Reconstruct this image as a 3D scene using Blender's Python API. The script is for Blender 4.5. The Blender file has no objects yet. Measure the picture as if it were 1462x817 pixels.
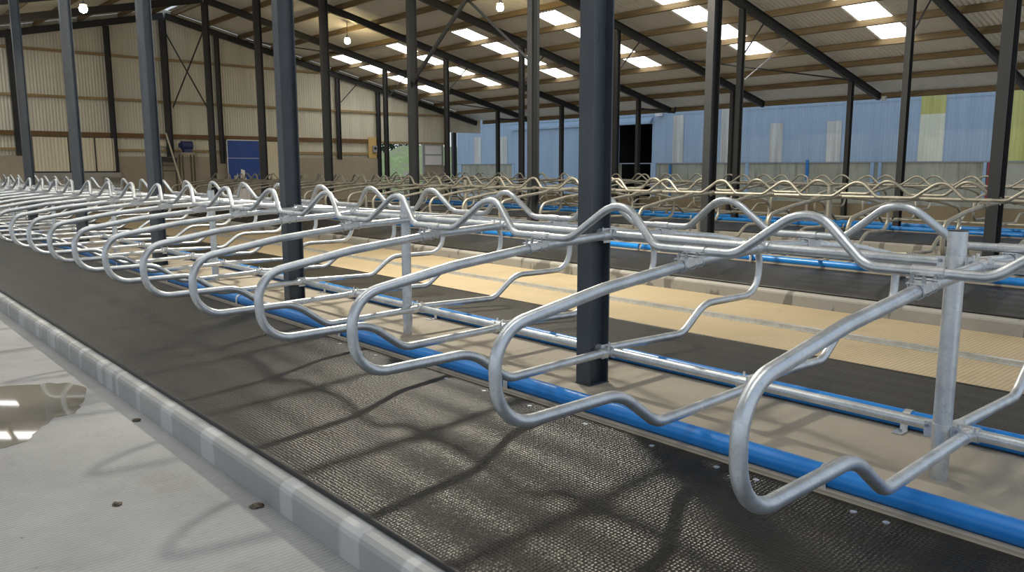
import bpy, math, random
from mathutils import Vector, Matrix
random.seed(7)
D = bpy.data
SC = bpy.context.scene
COL = SC.collection
PI = math.pi

# ------------------------------------------------------------------ camera
IW, IH = 1462, 817
FPX, YAW, PITCH, ROLL = 1127.74, 0.72543, 0.14962, -0.00128
CAM = Vector((-4.2525, -1.2881, 1.5733))
_cy, _sy, _cp, _sp = math.cos(YAW), math.sin(YAW), math.cos(PITCH), math.sin(PITCH)
FW = Vector((_sy*_cp, _cy*_cp, -_sp)); RT0 = Vector((_cy, -_sy, 0)); UP0 = RT0.cross(FW)
RT = RT0*math.cos(ROLL)+UP0*math.sin(ROLL); UPV = UP0*math.cos(ROLL)-RT0*math.sin(ROLL)
cd = D.cameras.new('camera'); cam = D.objects.new('camera', cd); COL.objects.link(cam)
m = Matrix((RT, UPV, -FW)).transposed().to_4x4(); m.translation = CAM
cam.matrix_world = m
cd.sensor_width = 36.0; cd.lens = FPX*36.0/IW; cd.clip_start = 0.05; cd.clip_end = 500
SC.camera = cam
def in_frame(p, pad=0):
    d = Vector(p)-CAM; z = d.dot(FW)
    if z < 0.1: return False
    x = IW/2+FPX*d.dot(RT)/z; y = IH/2-FPX*d.dot(UPV)/z
    return -pad <= x <= IW+pad and -pad <= y <= IH+pad

# ------------------------------------------------------------------ mesh builder
class MB:
    def __init__(s): s.v = []; s.f = []; s.sm = []
    def add(s, vs, fs, smooth=False):
        o = len(s.v); s.v += [tuple(v) for v in vs]
        s.f += [tuple(i+o for i in f) for f in fs]; s.sm += [smooth]*len(fs); return s
    def box(s, x0, x1, y0, y1, z0, z1, b=0.0):
        if b <= 0:
            vs = [(x, y, z) for z in (z0, z1) for y in (y0, y1) for x in (x0, x1)]
            return s.add(vs, [(0,2,3,1),(4,5,7,6),(0,1,5,4),(2,6,7,3),(0,4,6,2),(1,3,7,5)])
        # bevelled along z edges and top
        vs = []
        for z, i in ((z0, 0), (z0+b, 0), (z1-b, 0), (z1, b)):
            x0_, x1_, y0_, y1_ = x0+i, x1-i, y0+i, y1-i
            vs += [(x0_+b, y0_, z), (x1_-b, y0_, z), (x1_, y0_+b, z), (x1_, y1_-b, z), (x1_-b, y1_, z), (x0_+b, y1_, z), (x0_, y1_-b, z), (x0_, y0_+b, z)]
        fs = [tuple(range(7, -1, -1)), tuple(range(24, 32))]
        for r in range(3):
            for i in range(8):
                j = (i+1) % 8; fs.append((r*8+i, r*8+j, r*8+8+j, r*8+8+i))
        return s.add(vs, fs)
    def obox(s, c, ax, ay, az):       # oriented box, half-vectors
        c = Vector(c); ax, ay, az = Vector(ax), Vector(ay), Vector(az)
        vs = [c+ax*i+ay*j+az*k for k in (-1, 1) for j in (-1, 1) for i in (-1, 1)]
        fs = [(0,2,3,1),(4,5,7,6),(0,1,5,4),(2,6,7,3),(0,4,6,2),(1,3,7,5)]
        if ax.cross(ay).dot(az) < 0: fs = [f[::-1] for f in fs]
        return s.add(vs, fs)
    def bar(s, a, b, w, h, up=(0, 0, 1)):
        a, b = Vector(a), Vector(b); d = (b-a); L = d.length; d.normalize()
        sx = d.cross(Vector(up)); sx.normalize(); sz = sx.cross(d)
        return s.obox((a+b)/2, d*(L/2), sx*(w/2), sz*(h/2))
    def tube(s, pts, r, n=14, cap=True, closed=False):
        pts = [Vector(p) for p in pts]; N = len(pts)
        tang = []
        for i in range(N):
            if closed: t = pts[(i+1) % N]-pts[i-1]
            else: t = pts[min(i+1, N-1)]-pts[max(i-1, 0)]
            tang.append(t.normalized())
        u = tang[0].orthogonal().normalized()
        vs = []
        for i in range(N):
            t = tang[i]; u = (u-t*u.dot(t)).normalized(); w = t.cross(u)
            rr = r[i] if isinstance(r, (list, tuple)) else r
            for k in range(n):
                a = 2*PI*k/n; vs.append(pts[i]+(u*math.cos(a)+w*math.sin(a))*rr)
        fs = []
        M = N if closed else N-1
        for i in range(M):
            j = (i+1) % N
            for k in range(n):
                l = (k+1) % n; fs.append((i*n+k, i*n+l, j*n+l, j*n+k))
        s.add(vs, fs, True)
        if cap and not closed:
            s.add(vs[:n], [tuple(range(n-1, -1, -1))]); s.add(vs[-n:], [tuple(range(n))])
        return s
    def cyl(s, a, b, r, n=16): return s.tube([a, b], r, n)
    def prism(s, prof, y0, y1, axis='y'):   # profile (x,z) ccw seen from -y, extruded along y
        n = len(prof)
        if axis == 'y':
            vs = [(x, y0, z) for x, z in prof]+[(x, y1, z) for x, z in prof]
        else:
            vs = [(y0, x, z) for x, z in prof]+[(y1, x, z) for x, z in prof]
        fs = [tuple(range(n)), tuple(range(2*n-1, n-1, -1))]
        for i in range(n):
            j = (i+1) % n; fs.append((i, i+n, j+n, j))
        if axis != 'y': fs = [f[::-1] for f in fs]
        return s.add(vs, fs)
    def grid(s, P, nu, nv, smooth=True):   # P(i,j)
        vs = [P(i, j) for i in range(nu) for j in range(nv)]
        fs = [(i*nv+j, (i+1)*nv+j, (i+1)*nv+j+1, i*nv+j+1) for i in range(nu-1) for j in range(nv-1)]
        return s.add(vs, fs, smooth)
    def mirror_x(s):
        t = MB(); t.v = [(-x, y, z) for x, y, z in s.v]; t.f = [f[::-1] for f in s.f]; t.sm = list(s.sm); return t
    def mesh(s, name, mat):
        me = D.meshes.new(name); me.from_pydata(s.v, [], s.f)
        me.polygons.foreach_set('use_smooth', s.sm); me.materials.append(mat); me.update(); return me
    def build(s, name, mat, parent=None, loc=None):
        o = D.objects.new(name, s.mesh(name, mat)); COL.objects.link(o)
        if parent: o.parent = parent
        if loc: o.location = loc
        return o

def inst(name, me, parent=None, loc=None):
    o = D.objects.new(name, me); COL.objects.link(o)
    if parent: o.parent = parent
    if loc: o.location = loc
    return o
def tag(o, label, cat, group=None, kind=None):
    o['label'] = label; o['category'] = cat
    if group: o['group'] = group
    if kind: o['kind'] = kind
    return o
def thing(name, label, cat, loc=(0, 0, 0), group=None, rz=0):
    o = D.objects.new(name, None); COL.objects.link(o); o.location = loc; o.rotation_euler = (0, 0, rz)
    o.empty_display_size = 0.1
    return tag(o, label, cat, group)
def struct(o): o['kind'] = 'structure'; return o
def copy_tree(o, parent=None):
    c = o.copy(); COL.objects.link(c)
    if parent: c.parent = parent
    for ch in list(o.children): copy_tree(ch, c)
    return c
ORD = ['zeroth', 'first', 'second', 'third', 'fourth', 'fifth', 'sixth', 'seventh', 'eighth', 'ninth', 'tenth', 'eleventh', 'twelfth', 'thirteenth',
       'fourteenth', 'fifteenth', 'sixteenth', 'seventeenth', 'eighteenth', 'nineteenth', 'twentieth', 'twenty-first', 'twenty-second', 'twenty-third',
       'twenty-fourth', 'twenty-fifth', 'twenty-sixth', 'twenty-seventh', 'twenty-eighth', 'twenty-ninth', 'thirtieth']

def fillet(pts, rad, n=8):
    pts = [Vector(p) for p in pts]; out = [pts[0]]
    for i in range(1, len(pts)-1):
        a, p, b = pts[i-1], pts[i], pts[i+1]; r = rad[i-1] if isinstance(rad, (list, tuple)) else rad
        u = (a-p).normalized(); w = (b-p).normalized(); ang = u.angle(w)
        if r <= 0 or ang > PI-0.01: out.append(p); continue
        t = r/math.tan(ang/2); c = p+(u+w).normalized()*(r/math.sin(ang/2))
        s0 = p+u*t-c; s1 = p+w*t-c; tot = s0.angle(s1)
        for k in range(n+1):
            f = k/n; out.append(c+(s0*math.sin((1-f)*tot)+s1*math.sin(f*tot))/math.sin(tot))
    out.append(pts[-1]); return out

# ------------------------------------------------------------------ materials
def mat(name, base, rough=0.5, metal=0.0, spec=0.5, build=None):
    m = D.materials.new(name); m.use_nodes = True; nt = m.node_tree; b = nt.nodes['Principled BSDF']
    b.inputs['Base Color'].default_value = (*base, 1); b.inputs['Roughness'].default_value = rough
    b.inputs['Metallic'].default_value = metal; b.inputs['Specular IOR Level'].default_value = spec
    if build: build(nt, b)
    return m
def N(nt, t, **kw):
    n = nt.nodes.new(t)
    for k, v in kw.items():
        if k in n.inputs: n.inputs[k].default_value = v
        else: setattr(n, k, v)
    return n
def coords(nt, scale=(1, 1, 1), space='Object'):
    tc = N(nt, 'ShaderNodeTexCoord'); mp = N(nt, 'ShaderNodeMapping'); mp.inputs['Scale'].default_value = scale
    nt.links.new(tc.outputs[space], mp.inputs['Vector']); return mp.outputs['Vector']
def noise(nt, vec, scale, detail=4, rough=0.55):
    n = N(nt, 'ShaderNodeTexNoise'); n.inputs['Scale'].default_value = scale; n.inputs['Detail'].default_value = detail
    n.inputs['Roughness'].default_value = rough; nt.links.new(vec, n.inputs['Vector']); return n.outputs['Fac']
def ramp(nt, fac, stops):
    r = N(nt, 'ShaderNodeValToRGB'); e = r.color_ramp.elements
    while len(e) < len(stops): e.new(0.5)
    for i, (p, c) in enumerate(stops):
        e[i].position = p; e[i].color = (*c, 1) if len(c) == 3 else c
    nt.links.new(fac, r.inputs['Fac']); return r.outputs['Color']
def mix(nt, a, b, fac, blend='MIX'):
    n = N(nt, 'ShaderNodeMix', data_type='RGBA', blend_type=blend)
    for sock, v in ((n.inputs['Factor'], fac), (n.inputs['A'], a), (n.inputs['B'], b)):
        if isinstance(v, (int, float)): sock.default_value = v
        elif isinstance(v, tuple): sock.default_value = (*v, 1)
        else: nt.links.new(v, sock)
    # RGBA sockets
    ia = [i for i in n.inputs if i.name == 'A' and i.type == 'RGBA'][0]; ib = [i for i in n.inputs if i.name == 'B' and i.type == 'RGBA'][0]
    for sock, v in ((ia, a), (ib, b)):
        if isinstance(v, tuple): sock.default_value = (*v, 1)
        elif not isinstance(v, (int, float)): nt.links.new(v, sock)
    return [o for o in n.outputs if o.type == 'RGBA'][0]
def bump(nt, b, h, strength=0.3, dist=0.01, prev=None):
    n = N(nt, 'ShaderNodeBump'); n.inputs['Strength'].default_value = strength; n.inputs['Distance'].default_value = dist
    nt.links.new(h, n.inputs['Height'])
    if prev is not None: nt.links.new(prev, n.inputs['Normal'])
    nt.links.new(n.outputs['Normal'], b.inputs['Normal']); return n.outputs['Normal']
def link(nt, o, b, name): nt.links.new(o, b.inputs[name])

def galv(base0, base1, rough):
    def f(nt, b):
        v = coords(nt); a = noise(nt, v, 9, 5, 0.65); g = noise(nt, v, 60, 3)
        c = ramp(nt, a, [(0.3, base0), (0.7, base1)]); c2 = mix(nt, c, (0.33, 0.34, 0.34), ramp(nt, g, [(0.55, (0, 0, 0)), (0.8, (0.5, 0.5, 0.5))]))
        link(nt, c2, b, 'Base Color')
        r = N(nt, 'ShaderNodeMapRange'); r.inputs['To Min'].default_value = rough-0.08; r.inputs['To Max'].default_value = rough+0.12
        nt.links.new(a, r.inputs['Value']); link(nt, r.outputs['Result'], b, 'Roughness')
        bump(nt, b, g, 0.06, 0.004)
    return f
M = {}
M['galv'] = mat('galvanised_steel', (0.5, 0.53, 0.55), 0.4, 0.75, 0.5, galv((0.54, 0.58, 0.61), (0.76, 0.80, 0.83), 0.34))
M['galv_warm'] = mat('warm_tinted_galvanised_steel', (0.5, 0.48, 0.4), 0.45, 0.6, 0.5, galv((0.31, 0.295, 0.245), (0.46, 0.44, 0.37), 0.46))  # warm tint painted in for colour reflected from the tan surroundings
M['zinc'] = mat('bright_zinc_fitting', (0.7, 0.72, 0.73), 0.35, 0.7, 0.5, galv((0.62, 0.65, 0.67), (0.80, 0.82, 0.83), 0.3))
M['bolt'] = mat('bolt_steel', (0.35, 0.37, 0.39), 0.35, 0.9)
def f_paint(nt, b):
    v = coords(nt); a = noise(nt, v, 3, 6, 0.6); c = ramp(nt, a, [(0.3, (0.042, 0.052, 0.066)), (0.72, (0.062, 0.076, 0.094))])
    s = noise(nt, coords(nt, (6, 6, 0.7)), 5, 5, 0.7); c2 = mix(nt, c, (0.012, 0.014, 0.018), ramp(nt, s, [(0.62, (0, 0, 0)), (0.68, (0.8, 0.8, 0.8))]))
    link(nt, c2, b, 'Base Color')
M['paint'] = mat('blue_grey_steel_paint', (0.06, 0.08, 0.1), 0.42, 0.0, 0.5, f_paint)
M['paint_dark'] = mat('dark_grey_steel_paint', (0.02, 0.022, 0.025), 0.45, 0.0, 0.5)
M['paint_mid'] = mat('grey_steel_paint', (0.032, 0.034, 0.036), 0.45, 0.0, 0.5)
def f_rubber(nt, b):
    v = coords(nt)
    vo = N(nt, 'ShaderNodeTexVoronoi', feature='F1'); vo.inputs['Scale'].default_value = 50; nt.links.new(v, vo.inputs['Vector'])
    vo.inputs['Randomness'].default_value = 0.3
    a = noise(nt, v, 1.6, 6, 0.65)
    c = ramp(nt, a, [(0.3, (0.010, 0.009, 0.006)), (0.75, (0.022, 0.019, 0.010))])
    d = noise(nt, v, 11, 5, 0.7); c2 = mix(nt, c, (0.09, 0.073, 0.03), ramp(nt, d, [(0.60, (0, 0, 0)), (0.80, (0.45, 0.45, 0.45))]))
    link(nt, c2, b, 'Base Color')
    bump(nt, b, vo.outputs['Distance'], 0.6, 0.012)
M['rubber'] = mat('studded_black_rubber', (0.03, 0.03, 0.028), 0.36, 0.0, 0.4, f_rubber)
M['rubber_edge'] = mat('smooth_black_rubber', (0.018, 0.018, 0.018), 0.5)
def f_blue(nt, b):
    v = coords(nt); a = noise(nt, v, 2.5, 5, 0.6); c = ramp(nt, a, [(0.3, (0.010, 0.19, 0.58)), (0.7, (0.018, 0.26, 0.74))])
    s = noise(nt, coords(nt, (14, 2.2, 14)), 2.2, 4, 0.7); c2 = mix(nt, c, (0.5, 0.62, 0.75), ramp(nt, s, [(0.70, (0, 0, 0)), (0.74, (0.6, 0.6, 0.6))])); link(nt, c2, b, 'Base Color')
M['blue'] = mat('blue_polyethylene', (0.02, 0.17, 0.6), 0.33, 0.0, 0.5, f_blue)
def concrete(c0, c1, stain, groove=0.0, gdir='y', gscale=45, patch=None):
    def f(nt, b):
        v = coords(nt); a = noise(nt, v, 0.7, 8, 0.65); g = noise(nt, v, 30, 4, 0.7); st = noise(nt, v, 2.3, 7, 0.7)
        c = ramp(nt, a, [(0.3, c0), (0.7, c1)])
        c = mix(nt, c, stain, ramp(nt, st, [(0.56, (0, 0, 0)), (0.78, (0.6, 0.6, 0.6))]))
        c = mix(nt, c, (0.5, 0.5, 0.5), ramp(nt, g, [(0.2, (0.0, 0.0, 0.0)), (0.8, (0.12, 0.12, 0.12))]))
        if patch:
            p = noise(nt, coords(nt, patch[0]), 1.0, 2, 0.5)
            c = mix(nt, c, patch[1], ramp(nt, p, [(patch[2], (0, 0, 0)), (patch[2]+0.03, (0.75, 0.75, 0.75))]))
            if len(patch) > 3:
                p2 = noise(nt, coords(nt, patch[3]), 1.0, 2, 0.5)
                c = mix(nt, c, patch[4], ramp(nt, p2, [(patch[5], (0, 0, 0)), (patch[5]+0.03, (0.7, 0.7, 0.7))]))
        link(nt, c, b, 'Base Color')
        nrm = bump(nt, b, g, 0.15, 0.006)
        if groove:
            sx = N(nt, 'ShaderNodeSeparateXYZ'); nt.links.new(v, sx.inputs[0])
            w = N(nt, 'ShaderNodeMath', operation='SINE'); mu = N(nt, 'ShaderNodeMath', operation='MULTIPLY'); mu.inputs[1].default_value = 2*PI*gscale
            nt.links.new(sx.outputs['Y' if gdir == 'y' else 'X'], mu.inputs[0]); nt.links.new(mu.outputs[0], w.inputs[0])
            bump(nt, b, w.outputs[0], groove, 0.006, nrm)
            dr = ramp(nt, w.outputs[0], [(0.0, (0.84, 0.84, 0.84)), (0.55, (1, 1, 1))])
            sp = noise(nt, v, 14, 3, 0.8); c = mix(nt, c, (0.12, 0.11, 0.10), ramp(nt, sp, [(0.70, (0, 0, 0)), (0.74, (0.8, 0.8, 0.8))]))
            c = mix(nt, c, dr, 1.0, 'MULTIPLY'); link(nt, c, b, 'Base Color')
    return f
M['alley'] = mat('grooved_grey_concrete', (0.4, 0.4, 0.4), 0.55, 0, 0.4, concrete((0.30, 0.307, 0.31), (0.48, 0.485, 0.485), (0.23, 0.22, 0.205), 0.4, 'y', 34))
M['tan'] = mat('tan_concrete', (0.5, 0.4, 0.28), 0.6, 0, 0.35, concrete((0.42, 0.33, 0.195), (0.53, 0.425, 0.26), (0.32, 0.25, 0.15), 0.25, 'y', 22))
M['strip'] = mat('pale_concrete', (0.4, 0.36, 0.3), 0.7, 0, 0.3, concrete((0.31, 0.268, 0.205), (0.42, 0.37, 0.29), (0.19, 0.165, 0.125)))
M['kerb'] = mat('kerb_concrete', (0.36, 0.36, 0.36), 0.6, 0, 0.35, concrete((0.36, 0.365, 0.36), (0.46, 0.465, 0.46), (0.24, 0.235, 0.225), 0, 'y', 10, ((0.3, 3.6, 0.3), (0.60, 0.61, 0.615), 0.55)))
M['kerb_wet'] = mat('damp_kerb_concrete', (0.36, 0.35, 0.33), 0.6, 0, 0.35, concrete((0.29, 0.28, 0.255), (0.37, 0.36, 0.33), (0.22, 0.21, 0.19), 0, 'y', 10, ((0.3, 3.1, 1.1), (0.12, 0.117, 0.107), 0.56)))
M['wallcon'] = mat('dusty_wall_concrete', (0.36, 0.32, 0.25), 0.75, 0, 0.3, concrete((0.30, 0.265, 0.20), (0.40, 0.355, 0.275), (0.20, 0.175, 0.13)))
def f_stained(nt, b):
    v = coords(nt); a = noise(nt, v, 0.5, 7, 0.65); c = ramp(nt, a, [(0.3, (0.36, 0.345, 0.25)), (0.7, (0.54, 0.52, 0.41))])
    s = noise(nt, coords(nt, (1, 2.2, 0.22)), 1.6, 7, 0.7); c = mix(nt, c, (0.14, 0.14, 0.10), ramp(nt, s, [(0.52, (0, 0, 0)), (0.72, (0.8, 0.8, 0.8))]))
    s2 = noise(nt, v, 0.9, 6, 0.7); c = mix(nt, c, (0.30, 0.30, 0.10), ramp(nt, s2, [(0.58, (0, 0, 0)), (0.75, (0.5, 0.5, 0.5))])); link(nt, c, b, 'Base Color')
M['stained'] = mat('algae_stained_concrete', (0.3, 0.3, 0.25), 0.8, 0, 0.3, f_stained)
def cladmat(c0, c1, vert=0.25):
    def f(nt, b):
        s = noise(nt, coords(nt, (2.2, 2.2, 0.12)), 1.5, 6, 0.65); c = ramp(nt, s, [(0.3, c0), (0.7, c1)]); link(nt, c, b, 'Base Color')
    return f
M['cream'] = mat('cream_sheeting', (0.6, 0.56, 0.42), 0.5, 0, 0.4, cladmat((0.62, 0.60, 0.49), (0.72, 0.70, 0.59)))
M['cream_door'] = mat('cream_door_sheeting', (0.66, 0.6, 0.45), 0.5, 0, 0.4, cladmat((0.66, 0.60, 0.45), (0.74, 0.68, 0.52)))
M['roof'] = mat('white_roof_underside', (0.66, 0.62, 0.52), 0.6, 0, 0.3, cladmat((0.72, 0.70, 0.635), (0.80, 0.78, 0.715)))
M['bluewall'] = mat('blue_sheeting', (0.2, 0.33, 0.5), 0.45, 0, 0.4, cladmat((0.37, 0.48, 0.60), (0.45, 0.56, 0.68)))
M['bluedoor'] = mat('grey_blue_door_sheeting', (0.3, 0.4, 0.52), 0.45, 0, 0.4, cladmat((0.34, 0.45, 0.57), (0.40, 0.52, 0.64)))
M['panel_grey'] = mat('weathered_translucent_sheet', (0.5, 0.47, 0.4), 0.5, 0, 0.4, cladmat((0.46, 0.43, 0.36), (0.86, 0.85, 0.80)))
M['panel_cream'] = mat('cream_translucent_sheet', (0.75, 0.74, 0.55), 0.5, 0, 0.4, cladmat((0.76, 0.75, 0.55), (0.88, 0.87, 0.70)))
M['panel_yellow'] = mat('yellowed_translucent_sheet', (0.6, 0.58, 0.15), 0.5, 0, 0.4, cladmat((0.48, 0.45, 0.12), (0.72, 0.70, 0.26)))
def f_timber(nt, b):
    s = noise(nt, coords(nt, (8, 0.5, 8)), 2, 6, 0.7); c = ramp(nt, s, [(0.3, (0.15, 0.108, 0.054)), (0.7, (0.26, 0.195, 0.105))]); link(nt, c, b, 'Base Color')
M['timber'] = mat('rough_sawn_timber', (0.25, 0.17, 0.08), 0.7, 0, 0.3, f_timber)
def f_timberx(nt, b):
    s = noise(nt, coords(nt, (0.5, 8, 8)), 2, 6, 0.7); c = ramp(nt, s, [(0.3, (0.26, 0.19, 0.09)), (0.7, (0.42, 0.31, 0.16))]); link(nt, c, b, 'Base Color')
M['girt'] = mat('pale_sawn_timber', (0.34, 0.25, 0.12), 0.7, 0, 0.3, f_timberx)
M['beam'] = mat('dark_sawn_timber', (0.17, 0.1, 0.045), 0.7, 0, 0.3)
M['tarp'] = mat('blue_roller_sheet', (0.02, 0.07, 0.33), 0.4, 0, 0.5, cladmat((0.016, 0.06, 0.29), (0.03, 0.09, 0.38)))
M['white'] = mat('white_sheet', (0.8, 0.8, 0.8), 0.5)
M['plywood'] = mat('plywood', (0.6, 0.42, 0.16), 0.6)
M['grey'] = mat('grey_plastic', (0.3, 0.31, 0.33), 0.5)
M['red'] = mat('red_oxide_paint', (0.36, 0.035, 0.05), 0.5)
M['postblue'] = mat('blue_steel_paint', (0.04, 0.2, 0.5), 0.5)
M['paleblue'] = mat('pale_blue_steel_paint', (0.38, 0.5, 0.64), 0.5)
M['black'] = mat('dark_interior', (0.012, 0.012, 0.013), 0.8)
M['motor'] = mat('navy_motor_paint', (0.03, 0.04, 0.14), 0.4)
M['rust'] = mat('brown_steel', (0.1, 0.075, 0.05), 0.6)
def emis(name, col, st):
    m = D.materials.new(name); m.use_nodes = True; b = m.node_tree.nodes['Principled BSDF']
    b.inputs['Base Color'].default_value = (*col, 1); b.inputs['Emission Color'].default_value = (*col, 1); b.inputs['Emission Strength'].default_value = st; return m
M['sky_sheet'] = emis('daylit_translucent_sheet', (1.0, 0.985, 0.95), 5.0)
M['sun_sheet'] = emis('sunlit_clear_sheet', (1.0, 0.92, 0.76), 1250)
M['bulb'] = emis('lit_bulb', (1.0, 0.78, 0.42), 140)
def f_grass(nt, b):
    v = coords(nt); a = noise(nt, v, 1.1, 7, 0.7); c = ramp(nt, a, [(0.4, (0.50, 0.42, 0.31)), (0.52, (0.38, 0.46, 0.19)), (0.66, (0.52, 0.60, 0.28))]); link(nt, c, b, 'Base Color')
M['mound'] = mat('grassy_earth', (0.2, 0.28, 0.1), 0.9, 0, 0.2, f_grass)
def f_leaf(nt, b):
    v = coords(nt); a = noise(nt, v, 4, 6, 0.75); c = ramp(nt, a, [(0.4, (0.03, 0.05, 0.02)), (0.65, (0.13, 0.18, 0.08))]); link(nt, c, b, 'Base Color')
M['leaf'] = mat('tree_foliage', (0.08, 0.12, 0.05), 0.8, 0, 0.2, f_leaf)
M['bark'] = mat('bark', (0.08, 0.06, 0.04), 0.9)
M['yard'] = mat('yard_concrete', (0.4, 0.39, 0.36), 0.8, 0, 0.3, concrete((0.46, 0.45, 0.42), (0.56, 0.55, 0.52), (0.36, 0.35, 0.32)))
M['lowwall'] = mat('brown_stained_concrete', (0.2, 0.17, 0.11), 0.8, 0, 0.3, concrete((0.17, 0.14, 0.085), (0.25, 0.205, 0.13), (0.11, 0.09, 0.06)))
M['puddle'] = mat('standing_water_on_concrete', (0.27, 0.255, 0.22), 0.03, 0, 0.6)

# ------------------------------------------------------------------ layout
BAY = 4.762
def F(k): return 2.456+BAY*k           # frame lines along the shed
ROWX = (0.0, 8.22, 16.42)              # centre lines of the three double rows
YEND = 31.2
XR, ZR, SL = 8.2, 8.0, 0.2286          # ridge; rafter underside
def zu(x): return ZR-SL*abs(x-XR)
GY = 35.8                              # far gable
ALZ = -0.32                            # alley level
def LY(j): return 2.44+1.1905*(j-3) if j >= 3 else 2.44-1.2*(3-j)

# ---- floors
def flat(name, x0, x1, y0, y1, z, mtl, nx=1, ny=1, th=0.1):
    b = MB(); b.box(x0, x1, y0, y1, z-th, z); return struct(b.build(name, mtl))
flat('floor', -9.8, -2.0, -9.0, 31.3, ALZ, M['alley'])
flat('floor.001', 2.0, 6.4, -9.0, 31.3, ALZ, M['tan'])
flat('floor.002', 10.0, 14.6, -9.0, 31.3, ALZ, M['tan'])
flat('floor.003', 18.4, 23.5, -9.0, 31.3, ALZ, M['tan'])
flat('floor.004', -9.8, 23.5, 31.3, 36.1, ALZ, M['tan'])
flat('ground', 23.5, 60, -20, 80, ALZ, M['yard'])
flat('ground.001', -9.8, 23.5, 36.1, 80, ALZ, M['yard'])

# ---- raised beds with kerbs (concrete), one per double row
prof_r = [(2.46, ALZ-0.02), (2.46, -0.185), (2.45, -0.160), (2.425, -0.146), (2.36, -0.140), (0.70, -0.035), (0.69, 0.0)]
def bed(name, x0, y0, y1, mtl):
    p = [(-x, z) for x, z in reversed(prof_r)]      # left side, from the crown outward
    prof = [(-x, z) for x, z in prof_r]+[(x, z) for x, z in reversed(prof_r)]
    b = MB(); n = len(prof)
    ys = [y0+(y1-y0)*i/12 for i in range(13)]
    pr = prof[::-1]
    vs = [(x0+x, y, z) for y in ys for x, z in pr]
    fs = []
    for i in range(12):
        for k in range(n):
            l = (k+1) % n; fs.append((i*n+k, i*n+l, (i+1)*n+l, (i+1)*n+k))
    fs.append(tuple(range(n-1, -1, -1))); fs.append(tuple(12*n+k for k in range(n)))
    b.add(vs, fs); return struct(b.build(name, mtl))
Y0R = (-2.6, -2.6, 2.2)
def f_bed(nt, b): pass
# bed concrete: pale strip on top, kerb colouring on the faces comes from separate kerb stones
for i, x in enumerate(ROWX): bed('floor_bed' if i == 0 else 'floor_bed.%03d' % i, x, Y0R[i], YEND, M['strip'])
# kerb caps (cast kerbs) on each bed edge
def kerb(x0, s, y0, y1, mtl, name):
    pr = [(2.47, ALZ-0.01), (2.47, -0.180), (2.462, -0.158), (2.44, -0.140), (2.375, -0.132), (2.375, ALZ-0.01)]
    pr = [(x0+s*x, z) for x, z in pr]
    b = MB(); b.prism(pr if s < 0 else pr[::-1], y0, y1); return struct(b.build(name, mtl))
for i, x in enumerate(ROWX):
    kerb(x, -1, Y0R[i], YEND, M['kerb'] if i == 0 else M['kerb_wet'], 'trim_%d' % (2*i+1))
    kerb(x, 1, Y0R[i], YEND, M['kerb_wet'], 'trim_%d' % (2*i+2))

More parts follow.
